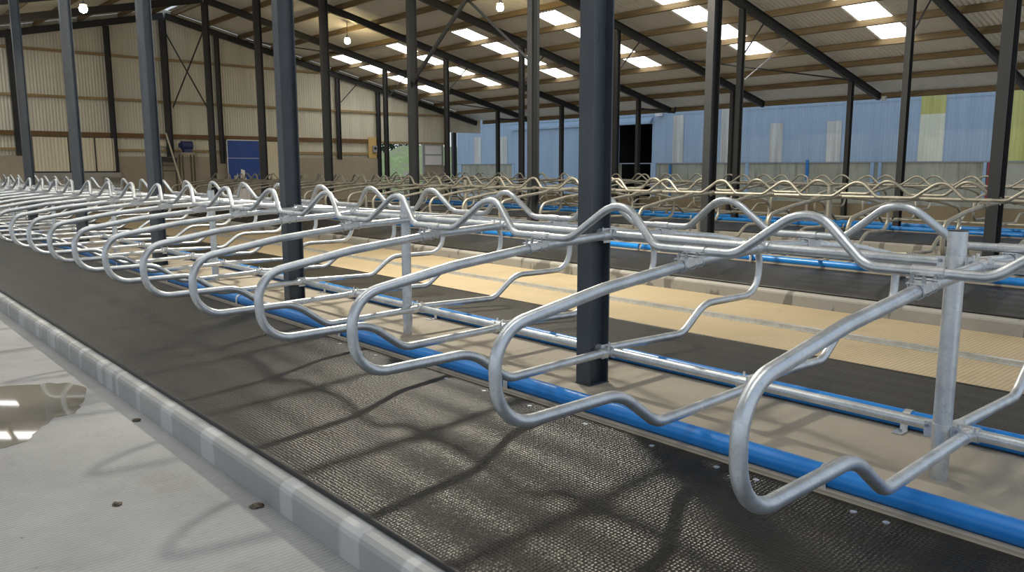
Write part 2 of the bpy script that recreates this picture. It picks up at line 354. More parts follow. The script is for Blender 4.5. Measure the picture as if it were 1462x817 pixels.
# ---- rubber mats, pipes
SIDES = [('near', 'nearest', -1, 0), ('far', 'nearest', 1, 0), ('near', 'middle', -1, 1), ('far', 'middle', 1, 1), ('near', 'farthest', -1, 2), ('far', 'farthest', 1, 2)]
for sd, rw, s, i in SIDES:
    x0 = ROWX[i]; b = MB()
    a0, z0, a1, z1 = 0.69, -0.008, 2.365, -0.112
    pr = [(x0+s*a0, z0-0.024), (x0+s*a1, z1-0.024), (x0+s*a1, z1), (x0+s*a0, z0)]
    b.prism(pr if s > 0 else pr[::-1], Y0R[i]+0.05, YEND-0.02)
    mt = b.build('rubber_mat', M['rubber']); tag(mt, 'long black studded rubber mat on the %s side of the %s double row' % (sd, rw), 'rubber mat', 'rubber mats on the cubicle beds')
    e = MB(); e.tube([(x0+s*2.368, Y0R[i]+0.05, -0.118), (x0+s*2.368, YEND-0.02, -0.118)], 0.016, 8)
    e.build('edge_strip', M['rubber_edge'], mt)
    if i == 0 and s < 0:
        for yy in (0.107, 0.257, 0.763, 1.0, 1.436, 1.958, 2.20, 2.468, 2.95, 3.4, 3.9, 4.4, 5.0):
            w = MB(); w.cyl((x0-0.765, yy, -0.02), (x0-0.765, yy, -0.0105), 0.016, 12); w.build('fixing_washer', M['zinc'], mt)
    px = x0+s*0.605
    lo = MB(); lo.box(min(x0+s*0.64, x0+s*0.688), max(x0+s*0.64, x0+s*0.688), Y0R[i]+0.05, YEND-0.02, -0.01, 0.012)
    struct(lo.build('trim_%d' % (10+2*i+(s > 0)), M['strip']))
    pp = MB(); pp.tube([(px, Y0R[i]+0.1+(YEND-Y0R[i]-0.2)*t/30, 0.058) for t in range(31)], 0.056, 18)
    po = pp.build('blue_pipe', M['blue']); tag(po, 'long blue plastic pipe lying along the %s side of the %s double row' % (sd, rw), 'pipe', 'blue pipes along the cubicle beds')
    if i == 0:
        ys = [0.468+2.364*t for t in range(-1, 12)] if s < 0 else [0.57+2.38*t for t in range(-1, 12)]
    else: ys = [1.2+2.38*t for t in range(0, 12)]
    for yy in ys:
        if yy < Y0R[i]+0.2 or not in_frame((px, yy, 0.1), 60): continue
        st = MB(); hw = 0.022
        arc = [(px+0.061*math.cos(a), 0.058+0.061*math.sin(a)) for a in [PI*t/10 for t in range(11)]]
        prof = [(px+0.061, 0.006)]+arc+[(px-0.061, 0.006)]
        inner = [(px-0.058, 0.006)]+[(px+0.058*math.cos(a), 0.058+0.058*math.sin(a)) for a in [PI-PI*t/10 for t in range(11)]]+[(px+0.058, 0.006)]
        loopp = prof+inner
        n = len(prof)
        vs = [(x, yy-hw, z) for x, z in prof]+[(x, yy+hw, z) for x, z in prof]
        st.add(vs, [(k, k+n, k+1+n, k+1) for k in range(n-1)], True)
        st.add([(x, yy-hw, z) for x, z in prof]+[(x, yy-hw, z) for x, z in reversed(inner)], [(k, k+1, n+k+1, n+k) for k in range(n-1)])
        st.add([(x, yy+hw, z) for x, z in prof]+[(x, yy+hw, z) for x, z in reversed(inner)], [(k+1, k, n+k, n+k+1) for k in range(n-1)])
        fx = px-s*0.061; st.box(min(fx, fx-s*0.10), max(fx, fx-s*0.10), yy-hw-0.008, yy+hw+0.008, 0.002, 0.008)
        so = st.build('pipe_strap', M['zinc'], po)
        bb = MB(); bb.cyl((fx-s*0.055, yy, 0.008), (fx-s*0.055, yy, 0.02), 0.011, 6); bb.build('bolt', M['bolt'], so)

# ---- cubicle dividers
def divider_meshes(gm, zm):
    # profile in the x-z plane, negative x side
    P = [(-0.035, 0, 0.245), (-0.985, 0, 0.222), (-1.285, 0, 0.440), (-2.10, 0, 0.434), (-2.115, 0, 0.875), (-1.42, 0, 0.990), (-0.70, 0, 1.063), (-0.035, 0, 1.095)]
    path = fillet(P, [0.20, 0.34, 0.215, 0.2, 0.8, 0.5], 9)
    t = MB(); t.tube(path, 0.030, 14)
    nb = MB()   # bracket carrying the neck rail on the top tube
    xc, zc = -0.683, 1.064; sl = math.atan2(1.063-0.990, 0.72)
    dirx = Vector((-math.cos(sl), 0, -math.sin(sl))); nz = Vector((-math.sin(sl), 0, math.cos(sl)))
    c0 = Vector((xc, 0, zc))
    nb.obox(c0+dirx*0.045+nz*0.034, dirx*0.085, (0, 0.040, 0), nz*0.003)
    for q in (-0.032, 0.032):                     # side wings
        nb.obox(c0+dirx*0.045+nz*0.012+Vector((0, q, 0)), dirx*0.085, (0, 0.002, 0), nz*0.022)
    for d in (0.12, 0.035, -0.03):                # u-bolts round the tube
        cc = c0+dirx*d
        ring = [cc+(Vector((0, 1, 0))*math.cos(a)+nz*math.sin(a))*0.0345 for a in [2*PI*k/16 for k in range(16)]]
        nb.tube(ring, 0.005, 6, closed=True)
    # half shell round the neck rail (axis y)
    zs = 1.124
    for r0 in (0.0275,):
        arc = [(xc+r0*math.cos(a), zs+r0*math.sin(a)) for a in [-0.5+(PI+1.0)*k/14 for k in range(15)]]
        n = len(arc); vs = [(x, -0.068, z) for x, z in arc]+[(x, 0.068, z) for x, z in arc]
        nb.add(vs, [(k, k+1, k+1+n, k+n) for k in range(n-1)], True)
    nb.box(xc-0.062, xc-0.022, -0.068, 0.068, 1.098, 1.103)
    bl = []
    for (dx, dy, z) in ((-0.048, -0.045, 1.103), (-0.048, 0.045, 1.103), (-0.115, -0.025, 1.098), (-0.115, 0.025, 1.098)):
        bb = MB(); bb.cyl((xc+dx, dy, z-0.012), (xc+dx, dy, z+0.012), 0.010, 6); bb.cyl((xc+dx, dy, z+0.012), (xc+dx, dy, z+0.022), 0.005, 6); bl.append(bb)
    def railclamp(z):
        c = MB()
        ring = [(0.0385*math.cos(a), z+0.0385*math.sin(a)) for a in [2*PI*k/18 for k in range(18)]]
        n = 18; vs = [(x, -0.045, zz) for x, zz in ring]+[(x, 0.045, zz) for x, zz in ring]
        c.add(vs, [(k, (k+1) % n, (k+1) % n+n, k+n) for k in range(n)][0:0]+[(k, k+n, (k+1) % n+n, (k+1) % n) for k in range(n)], True)
        inn = [(0.031*math.cos(a), z+0.031*math.sin(a)) for a in [2*PI*k/18 for k in range(18)]]
        for yy, rev in ((-0.045, False), (0.045, True)):
            vs = [(x, yy, zz) for x, zz in ring]+[(x, yy, zz) for x, zz in inn]
            fs = [(k, (k+1) % n, (k+1) % n+n, k+n) for k in range(n)]
            c.add(vs, [f[::-1] for f in fs] if rev else fs)
        # socket that takes the tube end
        c.tube([(-0.034, 0, z), (-0.10, 0, z-(0.0015 if z < 0.6 else 0.004))], 0.0345, 14)
        for q in (-0.036, 0.036): c.cyl((-0.05, q, z+0.018), (-0.05, q, z+0.052), 0.008, 6)
        return c
    return dict(tube=t, nb=nb, bl=bl, top=railclamp(1.095), bot=railclamp(0.245))
def make_proto(side, gm, zm, bolts):
    P = PROTO; mk = (lambda b: b) if side < 0 else (lambda b: b.mirror_x())
    return dict(loop=mk(P['tube']).mesh('loop_tube', gm), nb=mk(P['nb']).mesh('neck_bracket', zm), top=mk(P['top']).mesh('top_clamp', zm), bot=mk(P['bot']).mesh('bottom_clamp', zm),
                bl=[mk(b).mesh('bolt', M['bolt']) for b in P['bl']] if bolts else [])
PROTO = divider_meshes(None, None)
PATH = [(-0.95, 0.225), (-1.31, 0.425), (-1.7, 0.432), (-2.14, 0.66), (-1.9, 0.93), (-1.42, 0.99), (-0.7, 1.06), (-0.1, 1.09), (-0.3, 0.24)]
YB = 0.085
DIV_Y = {}
for sd, rw, s, i in SIDES:
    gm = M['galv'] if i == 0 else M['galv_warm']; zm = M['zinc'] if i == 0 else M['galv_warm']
    pr = make_proto(s, gm, zm, i == 0); first = None; count = 0
    for j in range(1, 28):
        y = LY(j)+(YB if s > 0 else 0)
        if y > YEND-0.3: break
        if not any(in_frame((ROWX[i]-s*px if s < 0 and False else ROWX[i]+s*abs(px), y, pz), 2) for px, pz in PATH): continue
        count += 1
        if i == 0:
            lab = '%s silvery loop divider from the near end, %s side of the nearest double row' % (ORD[count], sd)
        else:
            lab = '%s loop divider from the near end, %s side of the %s double row' % (ORD[count], sd, rw)
        grp = 'cubicle dividers on the %s side of the %s double row' % (sd, rw)
        near = (i == 0 and j <= 7)
        if first is None or near:
            r = thing('cubicle_divider', lab, 'cubicle divider', (ROWX[i], y, 0), grp)
            inst('loop_tube', pr['loop'], r); b = inst('neck_bracket', pr['nb'], r)
            if near:
                for me in pr['bl']: inst('bolt', me, b)
            inst('top_clamp', pr['top'], r); inst('bottom_clamp', pr['bot'], r)
            if not near: first = r
        else:
            r = copy_tree(first); r.location = (ROWX[i], y, 0); tag(r, lab, 'cubicle divider', grp)
        DIV_Y.setdefault((i, s), []).append(y)

# ---- wavy neck rails
for sd, rw, s, i in SIDES:
    ys = DIV_Y[(i, s)]; x = ROWX[i]+s*0.683
    y = ys[0]-1.2*(2 if i == 0 else 1); pts = [(x, y-0.3, 1.124)]; rad = []
    yl = [ys[0]-1.2*(k) for k in range((2 if i == 0 else 1), 0, -1)]+ys
    for a, b2 in zip(yl[:-1], yl[1:]):
        q = (b2-a)/1.2
        pts += [(x, a+0.27*q, 1.124), (x-s*0.075, a+0.590*q, 1.395), (x, a+0.950*q, 1.124)]
    pts.append((x, ys[-1]+0.25, 1.124))
    rad = [0.13, 0.20, 0.15]*(len(yl)-1)
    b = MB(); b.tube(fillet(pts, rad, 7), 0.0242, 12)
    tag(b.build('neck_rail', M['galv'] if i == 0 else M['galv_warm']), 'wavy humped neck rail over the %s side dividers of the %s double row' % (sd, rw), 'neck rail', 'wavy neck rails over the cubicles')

# ---- straight rails between columns, posts
COLY = lambda k: F(k)+0.10
for i, x0 in enumerate(ROWX):
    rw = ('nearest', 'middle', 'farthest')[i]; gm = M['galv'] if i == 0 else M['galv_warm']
    cnt = 0
    for k in range(-1, 6):
        ya, yb = COLY(k)+0.069, COLY(k+1)-0.069
        if not any(in_frame((x0, ya+(yb-ya)*t/8, z)) for t in range(9) for z in (0.245, 1.095)): continue
        cnt += 1
        for z, nm, wd in ((1.095, 'top_rail', 'upper'), (0.245, 'bottom_rail', 'lower')):
            b = MB(); b.cyl((x0, ya, z), (x0, yb, z), 0.030, 16)
            o = b.build(nm, gm)
            tag(o, 'straight %s rail in the %s bay from the near end, %s double row' % (wd, ORD[cnt], rw), 'rail', '%s rails of the %s double row' % (wd, rw))
            for ye in (ya, yb):
                c = MB(); e = 0.006 if ye == ya else -0.006
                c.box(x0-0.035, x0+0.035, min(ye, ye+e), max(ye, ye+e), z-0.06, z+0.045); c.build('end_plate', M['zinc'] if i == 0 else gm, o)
    # support posts, halfway between columns
    cnt = 0
    for j in (1, 5, 9, 13, 17, 21, 25):
        y = LY(j)+0.105; xp = x0-0.0765
        if y > YEND or not any(in_frame((xp, y, z)) for z in (0, 0.5, 1.2)) or y < Y0R[i]: continue
        cnt += 1
        r = thing('support_post', '%s round galvanised post from the near end, standing in the %s double row' % (ORD[cnt], rw), 'post', (xp, y, 0), 'round posts of the %s double row' % rw)
        b = MB(); b.cyl((0, 0, 0), (0, 0, 1.262), 0.0445, 24); b.build('post_tube', gm, r)
        c = MB(); c.cyl((0, 0, 1.262), (0, 0, 1.266), 0.0455, 24); c.build('cap', M['paint_dark'], r)
        for z in (0.245, 1.095):
            cl = MB(); cl.tube([(0, 0, z-0.045), (0, 0, z+0.045)], 0.0475, 20, cap=True)
            for q in (-1, 1): cl.box(-0.012, 0.045, min(q*0.046, q*0.052), max(q*0.046, q*0.052), z-0.04, z+0.04); cl.box(-0.003, 0.003, min(q*0.046, q*0.085), max(q*0.046, q*0.085), z-0.04, z+0.04)
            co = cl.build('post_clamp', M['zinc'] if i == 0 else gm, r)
            for q in (-1, 1):
                bb = MB(); bb.cyl((-0.016, q*0.07, z+0.018), (0.012, q*0.07, z+0.018), 0.009, 6); bb.build('bolt', M['bolt'], co)

# ---- steel columns (I sections, web across the shed)
def isec(b, dx, dy, tf, tw, z0, z1, x=0, y=0):
    for s in (-1, 1):
        b.box(min(x+s*dx/2, x+s*(dx/2-tf)), max(x+s*dx/2, x+s*(dx/2-tf)), y-dy/2, y+dy/2, z0, z1)
    b.box(x-dx/2+tf, x+dx/2-tf, y-tw/2, y+tw/2, z0, z1)
LINES = [(-0.055, 0.20, 0.134, 'paint', 'nearest', 'along the nearest double row'), (8.25, 0.24, 0.15, 'paint_mid', 'ridge', 'along the middle double row'),
         (16.55, 0.20, 0.14, 'paint_mid', 'third', 'along the farthest double row'), (23.5, 0.20, 0.14, 'paint_mid', 'eave', 'along the open eave')]
for x, dx, dy, mt, nm, where in LINES:
    cnt = 0
    for k in range(-1, 7):
        y = COLY(k); zb = 0.0 if x < 20 else ALZ
        if not any(in_frame((x, y, z)) for z in (0, 1, 2, 3, 4, 4.5)): continue
        cnt += 1
        b = MB(); isec(b, dx, dy, 0.012, 0.009, zb, zu(x)-0.002)
        o = b.build('steel_column', M[mt], None, (x, y, 0))
        tag(o, '%s dark steel column from the near end, in the line %s' % (ORD[cnt], where), 'column', 'steel columns %s' % where, 'thing')
        p = MB(); p.box(-dx/2-0.04, dx/2+0.04, -dy/2-0.04, dy/2+0.04, zb, zb+0.012) if x > 1 else p.box(-dx/2-0.005, dx/2+0.005, -dy/2-0.005, dy/2+0.005, zb, zb+0.006)
        p.build('base_plate', M[mt], o)

# ---- rafters
for k in range(-1, 8):
    y = COLY(k) if k < 7 else GY-0.12
    for s in (-1, 1):
        if s < 0 and k in (): continue
        xe = XR+s*(17.5)
        a = Vector((XR, y, ZR)); e = Vector((xe, y, zu(xe)))
        if not any(in_frame(a.lerp(e, t/20)) for t in range(21)) and k > 0 and s > 0: continue
        d = (e-a).normalized(); up = Vector((0, 1, 0)).cross(d)*(1 if s < 0 else 1)
        up = Vector((-d.z, 0, d.x)) if d.x > 0 else Vector((d.z, 0, -d.x))
        b = MB(); H, W2, tf = 0.26, 0.13, 0.012; L = (e-a).length
        for off, h in ((tf/2, tf), (H-tf/2, tf)): b.obox((a+e)/2+up*off, d*(L/2), (0, W2/2, 0), up*(h/2))
        b.obox((a+e)/2+up*(H/2), d*(L/2), (0, 0.005, 0), up*(H/2-tf))
        slope = 'right-hand' if s > 0 else 'left-hand'
        o = b.build('roof_rafter', M['paint_dark'])
        tag(o, 'dark steel rafter of the %s frame from the far gable, %s roof slope' % (ORD[8-k], slope), 'rafter', 'steel rafters of the %s roof slope' % slope, 'thing')
        if s > 0:
            pt = MB(); pt.obox(e+up*(H/2)+d*0.005, d*0.005, (0, W2/2, 0), up*(H/2)); pt.build('end_plate', M['paint_dark'], o)

# ---- purlins
RY0, RY1 = -2.6, GY+0.1
PURX = [26.4, 24.4, 22.8, 21.2, 19.6, 18.0, 16.4, 14.8, 13.2, 11.6, 10.0, 8.6]
CLX0, CLX1, CLK = 3.65, 4.15, (1,)      # clear sheets let into the left slope near the ridge
def roofz(x, off): return zu(x)+off
for n_, x in enumerate(PURX):
    b = MB(); zc = zu(x)+0.268
    b.obox((x, (RY0+RY1)/2, zc+0.09), Vector((0.0375, 0, -0.0375*SL)), (0, (RY1-RY0)/2, 0), (0.0, 0, 0.09))
    tag(b.build('roof_purlin', M['timber']), '%s brown timber purlin up from the open eave' % ORD[n_+1], 'purlin', 'timber purlins of the right-hand roof slope', 'thing')
for n_, x in enumerate([2*XR-q for q in PURX]):
    zc = zu(x)+0.268
    for ya, yb in ((RY0, RY1),):
        b = MB(); b.obox((x, (ya+yb)/2, zc+0.09), Vector((0.0375, 0, 0.0375*SL)), (0, (yb-ya)/2, 0), (0.0, 0, 0.09))
        tag(b.build('roof_purlin', M['timber']), '%s timber purlin down from the ridge on the left-hand slope' % ORD[12-n_], 'purlin', 'timber purlins of the left-hand roof slope', 'thing')

# ---- corrugated roof sheeting with rooflight strips
def corr(b, u0, u1, v0, v1, place, per=0.15, amp=0.014, sub=4):
    n = max(2, int((u1-u0)/per*sub)+1)
    us = [u0+(u1-u0)*i/(n-1) for i in range(n)]
    b.grid(lambda i, j: place(us[i], (v0, v1)[j] if not callable(v1) else (v0(us[i]) if callable(v0) else v0, v1(us[i]))[j], amp*math.sin(2*PI*us[i]/per)), n, 2)
ROOFOFF = 0.268+0.18+0.018
def roofplace(u, v, h): return (v, u, zu(v)+ROOFOFF+h)
SKX0, SKX1 = 15.35, 21.3
right = MB(); left = MB()
for k in range(-1, 7):
    ya = RY0 if k == -1 else F(k); yb = RY1 if k == 6 else F(k+1)
    mid = F(k)+BAY/2; s0, s1 = mid-0.5, mid+0.5
    xr = XR+(0.22 if k == 6 else -0.02)
    corr(right, ya, yb, xr, SKX0, roofplace); corr(right, ya, yb, SKX1, 26.55, roofplace)
    corr(right, ya, s0, SKX0, SKX1, roofplace); corr(right, s1, yb, SKX0, SKX1, roofplace)
    la, lb = 2*XR-SKX0, 2*XR-SKX1
    xl = XR-(0.22 if k == 6 else -0.02)
    def lc(y0, y1, x0, x1): corr(left, y0, y1, x0, x1, roofplace)
    lc(ya, yb, 2*XR-26.55, lb); 
    if k in CLK: lc(ya, yb, la, CLX0); lc(ya, mid-0.3, CLX0, CLX1); lc(mid+0.3, yb, CLX0, CLX1); lc(ya, yb, CLX1, xl)
    else: lc(ya, yb, la, xl)
    lc(ya, s0, lb, la); lc(s1, yb, lb, la)
struct(right.build('ceiling', M['roof'])); struct(left.build('ceiling.001', M['roof']))
cntr = 0
for k in range(6, -2, -1):
    mid = F(k)+BAY/2
    for s, nm in ((1, 'right-hand'), (-1, 'left-hand')):
        xa, xb = (SKX0, SKX1) if s > 0 else (2*XR-SKX1, 2*XR-SKX0)
        b = MB(); corr(b, mid-0.5, mid+0.5, xa, xb, lambda u, v, h: (v, u, zu(v)+ROOFOFF+h-0.003))
        tag(b.build('rooflight', M['sky_sheet']), 'bright translucent rooflight strip, %s bay from the far gable, %s slope' % (ORD[7-k], nm), 'rooflight', 'rooflights of the %s slope' % nm, 'thing')

for k in CLK:
    mid = F(k)+BAY/2
    b = MB(); corr(b, mid-0.3, mid+0.3, CLX0, CLX1, lambda u, v, h: (v, u, zu(v)+ROOFOFF+h-0.003))
    tag(b.build('rooflight', M['sun_sheet']), 'clear sunlit roof sheet near the ridge, %s bay from the far gable, left-hand slope' % ORD[7-k], 'rooflight', 'clear roof sheets', 'thing')

# ---- far gable wall
ZB = 2.05
def gplace(u, v, h): return (u, GY+0.06+h, v)
ztop = lambda u: zu(u)+0.45
g = MB()
corr(g, -9.4, 19.05, lambda u: ZB, ztop, gplace, 0.12, 0.016); corr(g, 19.05, 23.6, lambda u: 2.87, ztop, gplace, 0.12, 0.016); corr(g, 23.6, 26.2, lambda u: 3.55, ztop, gplace, 0.12, 0.016)
struct(g.build('wall_back', M['cream']))
b = MB(); b.box(-9.4, 19.02, GY-0.1, GY+0.12, ALZ-0.05, ZB); struct(b.build('wall_back.001', M['wallcon']))
tn = 30
def trimbox(x0, x1, z0, z1, mtl, y0=GY-0.09, y1=GY+0.03):
    global tn
    b = MB(); b.box(x0, x1, y0, y1, z0, z1); tn += 1; return struct(b.build('trim_%d' % tn, mtl))
trimbox(0.9, 15.6, 6.22, 6.32, M['girt']); trimbox(-7.0, 23.5, 4.40, 4.50, M['girt']); trimbox(-7.0, 18.95, 2.84, 3.04, M['beam'])
trimbox(-7.0, 2.5, 2.26, 2.36, M['girt']); trimbox(5.9, 10.5, 2.26, 2.36, M['girt']); trimbox(13.95, 18.95, 2.22, 2.34, M['girt']); trimbox(19.05, 23.55, 2.84, 2.95, M['girt'])
cnt = 0
for x, zb, wd in ((2.25, ZB, 0.2), (5.8, ALZ, 0.22), (8.1, ZB, 0.28), (10.45, ZB-0.3, 0.2), (16.6, 1.97, 0.22), (19.0, ALZ, 0.2), (23.55, ALZ, 0.2)):
    cnt += 1
    b = MB(); isec(b, wd, 0.14, 0.012, 0.01, zb, zu(x)-0.003)
    tag(b.build('gable_column', M['paint_dark'], None, (x, GY-0.12, 0)), '%s dark steel column along the far gable wall, counted from its ridge-left end' % ORD[cnt], 'column', 'steel columns of the far gable', 'thing')
# sliding doors
d = struct(D.objects.new('door_1', None)); COL.objects.link(d)
for i, (xa, xb) in enumerate(((2.72, 4.0), (4.05, 5.0), (5.05, 5.78))):
    b = MB(); corr(b, xa, xb, 1.42, 2.80, lambda u, v, h: (u, GY-0.16+h, v), 0.13, 0.012); b.build('door_leaf', M['cream_door'], d)
b = MB()
for xx in (2.70, 4.02, 5.02, 5.80): b.box(xx-0.025, xx+0.025, GY-0.18, GY-0.13, 1.40, 2.82)
b.box(2.68, 5.82, GY-0.18, GY-0.13, 1.37, 1.42); b.build('door_frame', M['paint_dark'], d)
b = MB(); b.box(2.5, 5.9, GY-0.45, GY-0.11, ALZ, 1.36); struct(b.build('trim_50', M['kerb_wet']))
# blue roller door
d = struct(D.objects.new('door_2', None)); COL.objects.link(d)
b = MB(); b.box(10.66, 12.22, GY-0.2, GY-0.12, 1.0, 2.82); b.build('door_leaf', M['tarp'], d)
b = MB(); b.box(10.63, 10.67, GY-0.22, GY-0.1, 0.95, 2.86); b.box(12.21, 12.27, GY-0.22, GY-0.1, 0.95, 2.86); b.box(10.63, 12.27, GY-0.22, GY-0.1, 2.82, 2.86); b.box(10.66, 12.22, GY-0.215, GY-0.2, 1.99, 2.01)
b.build('door_frame', M['zinc'], d)
d = struct(D.objects.new('door_3', None)); COL.objects.link(d)
b = MB(); corr(b, 12.35, 13.9, 1.0, 2.8, lambda u, v, h: (u, GY-0.14+h, v), 0.13, 0.008); b.build('door_leaf', M['cream_door'], d)
# white sheeted gate beside the opening
d = struct(D.objects.new('door_4', None)); COL.objects.link(d)
b = MB(); b.box(22.02, 23.2, GY-0.05, GY, 1.70, 2.24); b.box(22.02, 23.2, GY-0.05, GY, 2.29, 2.78); b.build('door_leaf', M['white'], d)
b = MB()
for xa, xb, za, zb in ((21.9, 22.02, ALZ, 2.86), (23.2, 23.32, ALZ, 2.86), (22.02, 23.2, 2.24, 2.29), (22.02, 23.2, 1.66, 1.70), (22.02, 23.2, 2.78, 2.86)): b.box(xa, xb, GY-0.08, GY+0.02, za, zb)
b.build('door_frame', M['grey'], d)
b = MB(); b.box(22.0, 23.45, GY-0.04, GY+0.06, ALZ, 1.66); struct(b.build('wall_back.002', M['wallcon']))
b = MB(); b.box(24.25, 24.5, GY+0.2, GY+0.4, ALZ, 3.56); tag(b.build('gable_column', M['paint_dark']), 'dark steel post outside the gable beside the blue shed', 'column', None, 'thing')

# ---- bracing
def brace(name, a, b_, r, label, cat, group=None, mtl='paint_mid', flat_=False):
    b = MB(); b.cyl(a, b_, r, 10)
    pl = Vector(b_)-Vector(a); pl.normalize()
    o = tag(b.build(name, M[mtl]), label, cat, group)
    for e in (a, b_):
        q = MB(); q.obox(e, pl*(r*2.6), Vector((pl.y, -pl.x, 0)).normalized()*0.004 if abs(pl.z) < 0.99 else Vector((0.004, 0, 0)), Vector((0, 0, r*1.8))); q.build('gusset', M['paint_dark'], o)
    return o
for q, k in enumerate((7, 6, 5, 4, 3, 2, 1)):
    y = COLY(k) if k < 7 else GY-0.19
    brace('knee_brace', (16.66, y, 4.80), (17.7, y, zu(17.7)+0.0), 0.024, 'short knee brace on the %s column from the far gable, farthest row line' % ORD[q+1], 'brace', 'knee braces on the farthest row columns')
x = 8.2
brace('cross_brace', (x, COLY(3)-0.1, 3.85), (x, COLY(2)+0.1, 7.3), 0.055, 'thick diagonal tube brace rising from the fourth ridge column', 'brace')
brace('cross_brace', (x+0.1, COLY(2)+0.1, 3.9), (x+0.1, COLY(3)-0.1, 7.3), 0.035, 'thin diagonal tube brace crossing the thick one near the ridge', 'brace')
brace('cross_brace', (x, COLY(6)+0.1, 3.9), (x, GY-0.3, 7.3), 0.03, 'diagonal brace falling from the gable ridge to the last ridge column', 'brace')
brace('cross_brace', (x+0.1, GY-0.3, 4.25), (x+0.1, COLY(6)+0.1, 7.2), 0.03, 'diagonal brace rising from the gable wall to the last ridge column', 'brace')
for (ka, xa, kb, xb, lab) in ((3, 19.9, 2, 23.3, 'long thin roof brace running to the second eave column'), (7, 19.9, 6, 23.3, 'long thin roof brace next to the far gable eave'), (7, 11.0, 6, 14.5, 'thin roof brace next to the far gable, high on the slope')):
    ya = COLY(ka) if ka < 7 else GY-0.12
    brace('roof_brace', (xa, ya, zu(xa)+0.12), (xb, COLY(kb), zu(xb)+0.02), 0.026, lab, 'brace', None, 'paint_dark')
brace('roof_brace', (16.68, COLY(2)-0.05, 4.1), (19.75, COLY(2)+0.2, 5.62), 0.016, 'thin pale strut slanting off the third row column under the rooflight', 'brace', None, 'galv')

# ---- gutter outlets at rafter ends
for k, lab in ((4, 'dark drain pipe with upturned elbow at the fourth eave column from the far gable'), (6, 'short dark drain pipe at the last eave column before the gable')):
    y = COLY(k)-0.16
    b = MB(); b.tube(fillet([(23.5, y, 4.08), (25.9, y, 4.03), (25.95, y, 4.28)], 0.08, 6), 0.045, 12)
    o = tag(b.build('drain_pipe', M['paint_dark']), lab, 'pipe')
    c = MB(); c.tube([(23.56, y, 4.08), (23.62, y, 4.08)], 0.055, 12); c.build('pipe_collar', M['paint_dark'], o)
b = MB(); b.box(25.75, 25.95, COLY(2)-0.2, COLY(2)-0.08, 3.98, 4.14, 0.01); o = tag(b.build('junction_box', M['white']), 'small white electrical box at the rafter end beside the eave', 'box')
c = MB(); c.tube(fillet([(25.85, COLY(2)-0.2, 4.06), (25.9, COLY(2)-0.8, 4.10), (26.1, COLY(2)-1.4, 4.2)], 0.2, 4), 0.012, 6); c.build('cable', M['paint_dark'], o)

# ---- pendant lamps
for (p, lab) in (((2.72, 26.57, 6.45), 'lit pendant lamp hanging from the left-hand roof slope'), ((12.77, 27.96, 6.65), 'lit pendant lamp hanging near the far rooflights'), ((12.9, 18.61, 6.63), 'lit pendant lamp hanging highest, above the thick brace')):
    r = thing('pendant_lamp', lab, 'lamp', p, 'lit pendant lamps under the roof')
    top = zu(p[0])+0.44-p[2]
    b = MB(); b.cyl((0, 0, 0.2), (0, 0, top), 0.012, 8); b.build('cord', M['paint_dark'], r)
    b = MB(); b.tube([(0, 0, 0.22), (0, 0, 0.14), (0, 0, 0.10)], [0.04, 0.06, 0.11], 16); b.build('lamp_holder', M['grey'], r)
    b = MB(); n = 9
    b.tube([(0, 0, -0.02+0.12*math.cos(PI*(0.08+0.91*t/n))) for t in range(n+1)], [0.12*math.sin(PI*(0.08+0.91*t/n)) for t in range(n+1)], 18); b.build('bulb', M['bulb'], r)

# ---- low wall at the eave line and neighbouring shed
b = MB(); b.box(23.64, 23.84, -9, 31.3, ALZ, 0.27); struct(b.build('wall_right', M['lowwall']))
XW = 33.0
sh = thing('farm_shed', 'blue sheeted farm shed with stained concrete base beyond the open eave', 'building', (XW, 0, 0))
PANELS = [(26.5, 0.36, 1.78, 4.45, 'panel_grey'), (23.3, 0.36, 1.78, 4.75, 'panel_grey'), (20.4, 0.36, 1.80, 3.76, 'panel_grey'), (17.35, 0.36, 1.80, 3.74, 'panel_grey'), (12.9, 0.52, 1.77, 3.85, 'panel_cream'), (12.9, 0.52, 3.85, 5.2, 'panel_yellow'),
          (9.5, 0.52, 1.72, 5.2, 'panel_yellow'), (44.5, 0.42, 1.76, 3.74, 'panel_grey'), (41.6, 0.42, 1.76, 3.70, 'panel_grey'), (26.5, 0.36, 4.7, 6.5, 'panel_grey'), (23.3, 0.36, 4.9, 6.5, 'panel_grey')]
b = MB(); pl = lambda u, v, h: (h*1.0, u, v)
corr(b, -5, 28.38, 1.77, 4.55, pl, 0.15, 0.018); corr(b, 30.85, 47.0, 1.77, 4.55, pl, 0.15, 0.018); corr(b, 28.38, 30.85, 4.05, 4.55, pl, 0.15, 0.018); b.build('wall_sheeting', M['bluewall'], sh)
b = MB(); corr(b, -5, 47.0, 4.5, 9.5, lambda u, v, h: (h-0.03, u, v), 0.15, 0.018); b.build('upper_sheeting', M['bluewall'], sh)
for y, hw, z0, z1, mt in PANELS:
    b = MB(); corr(b, y-hw, y+hw, z0, z1, lambda u, v, h: (h-0.045 if v > 4.4 else h-0.02, u, v), 0.15, 0.018); b.build('wall_panel', M[mt], sh)
b = MB(); b.box(0.02, 0.3, -5, 28.3, ALZ, 1.78); b.box(0.02, 0.3, 30.9, 47.0, ALZ, 1.78); b.build('concrete_wall', M['stained'], sh)
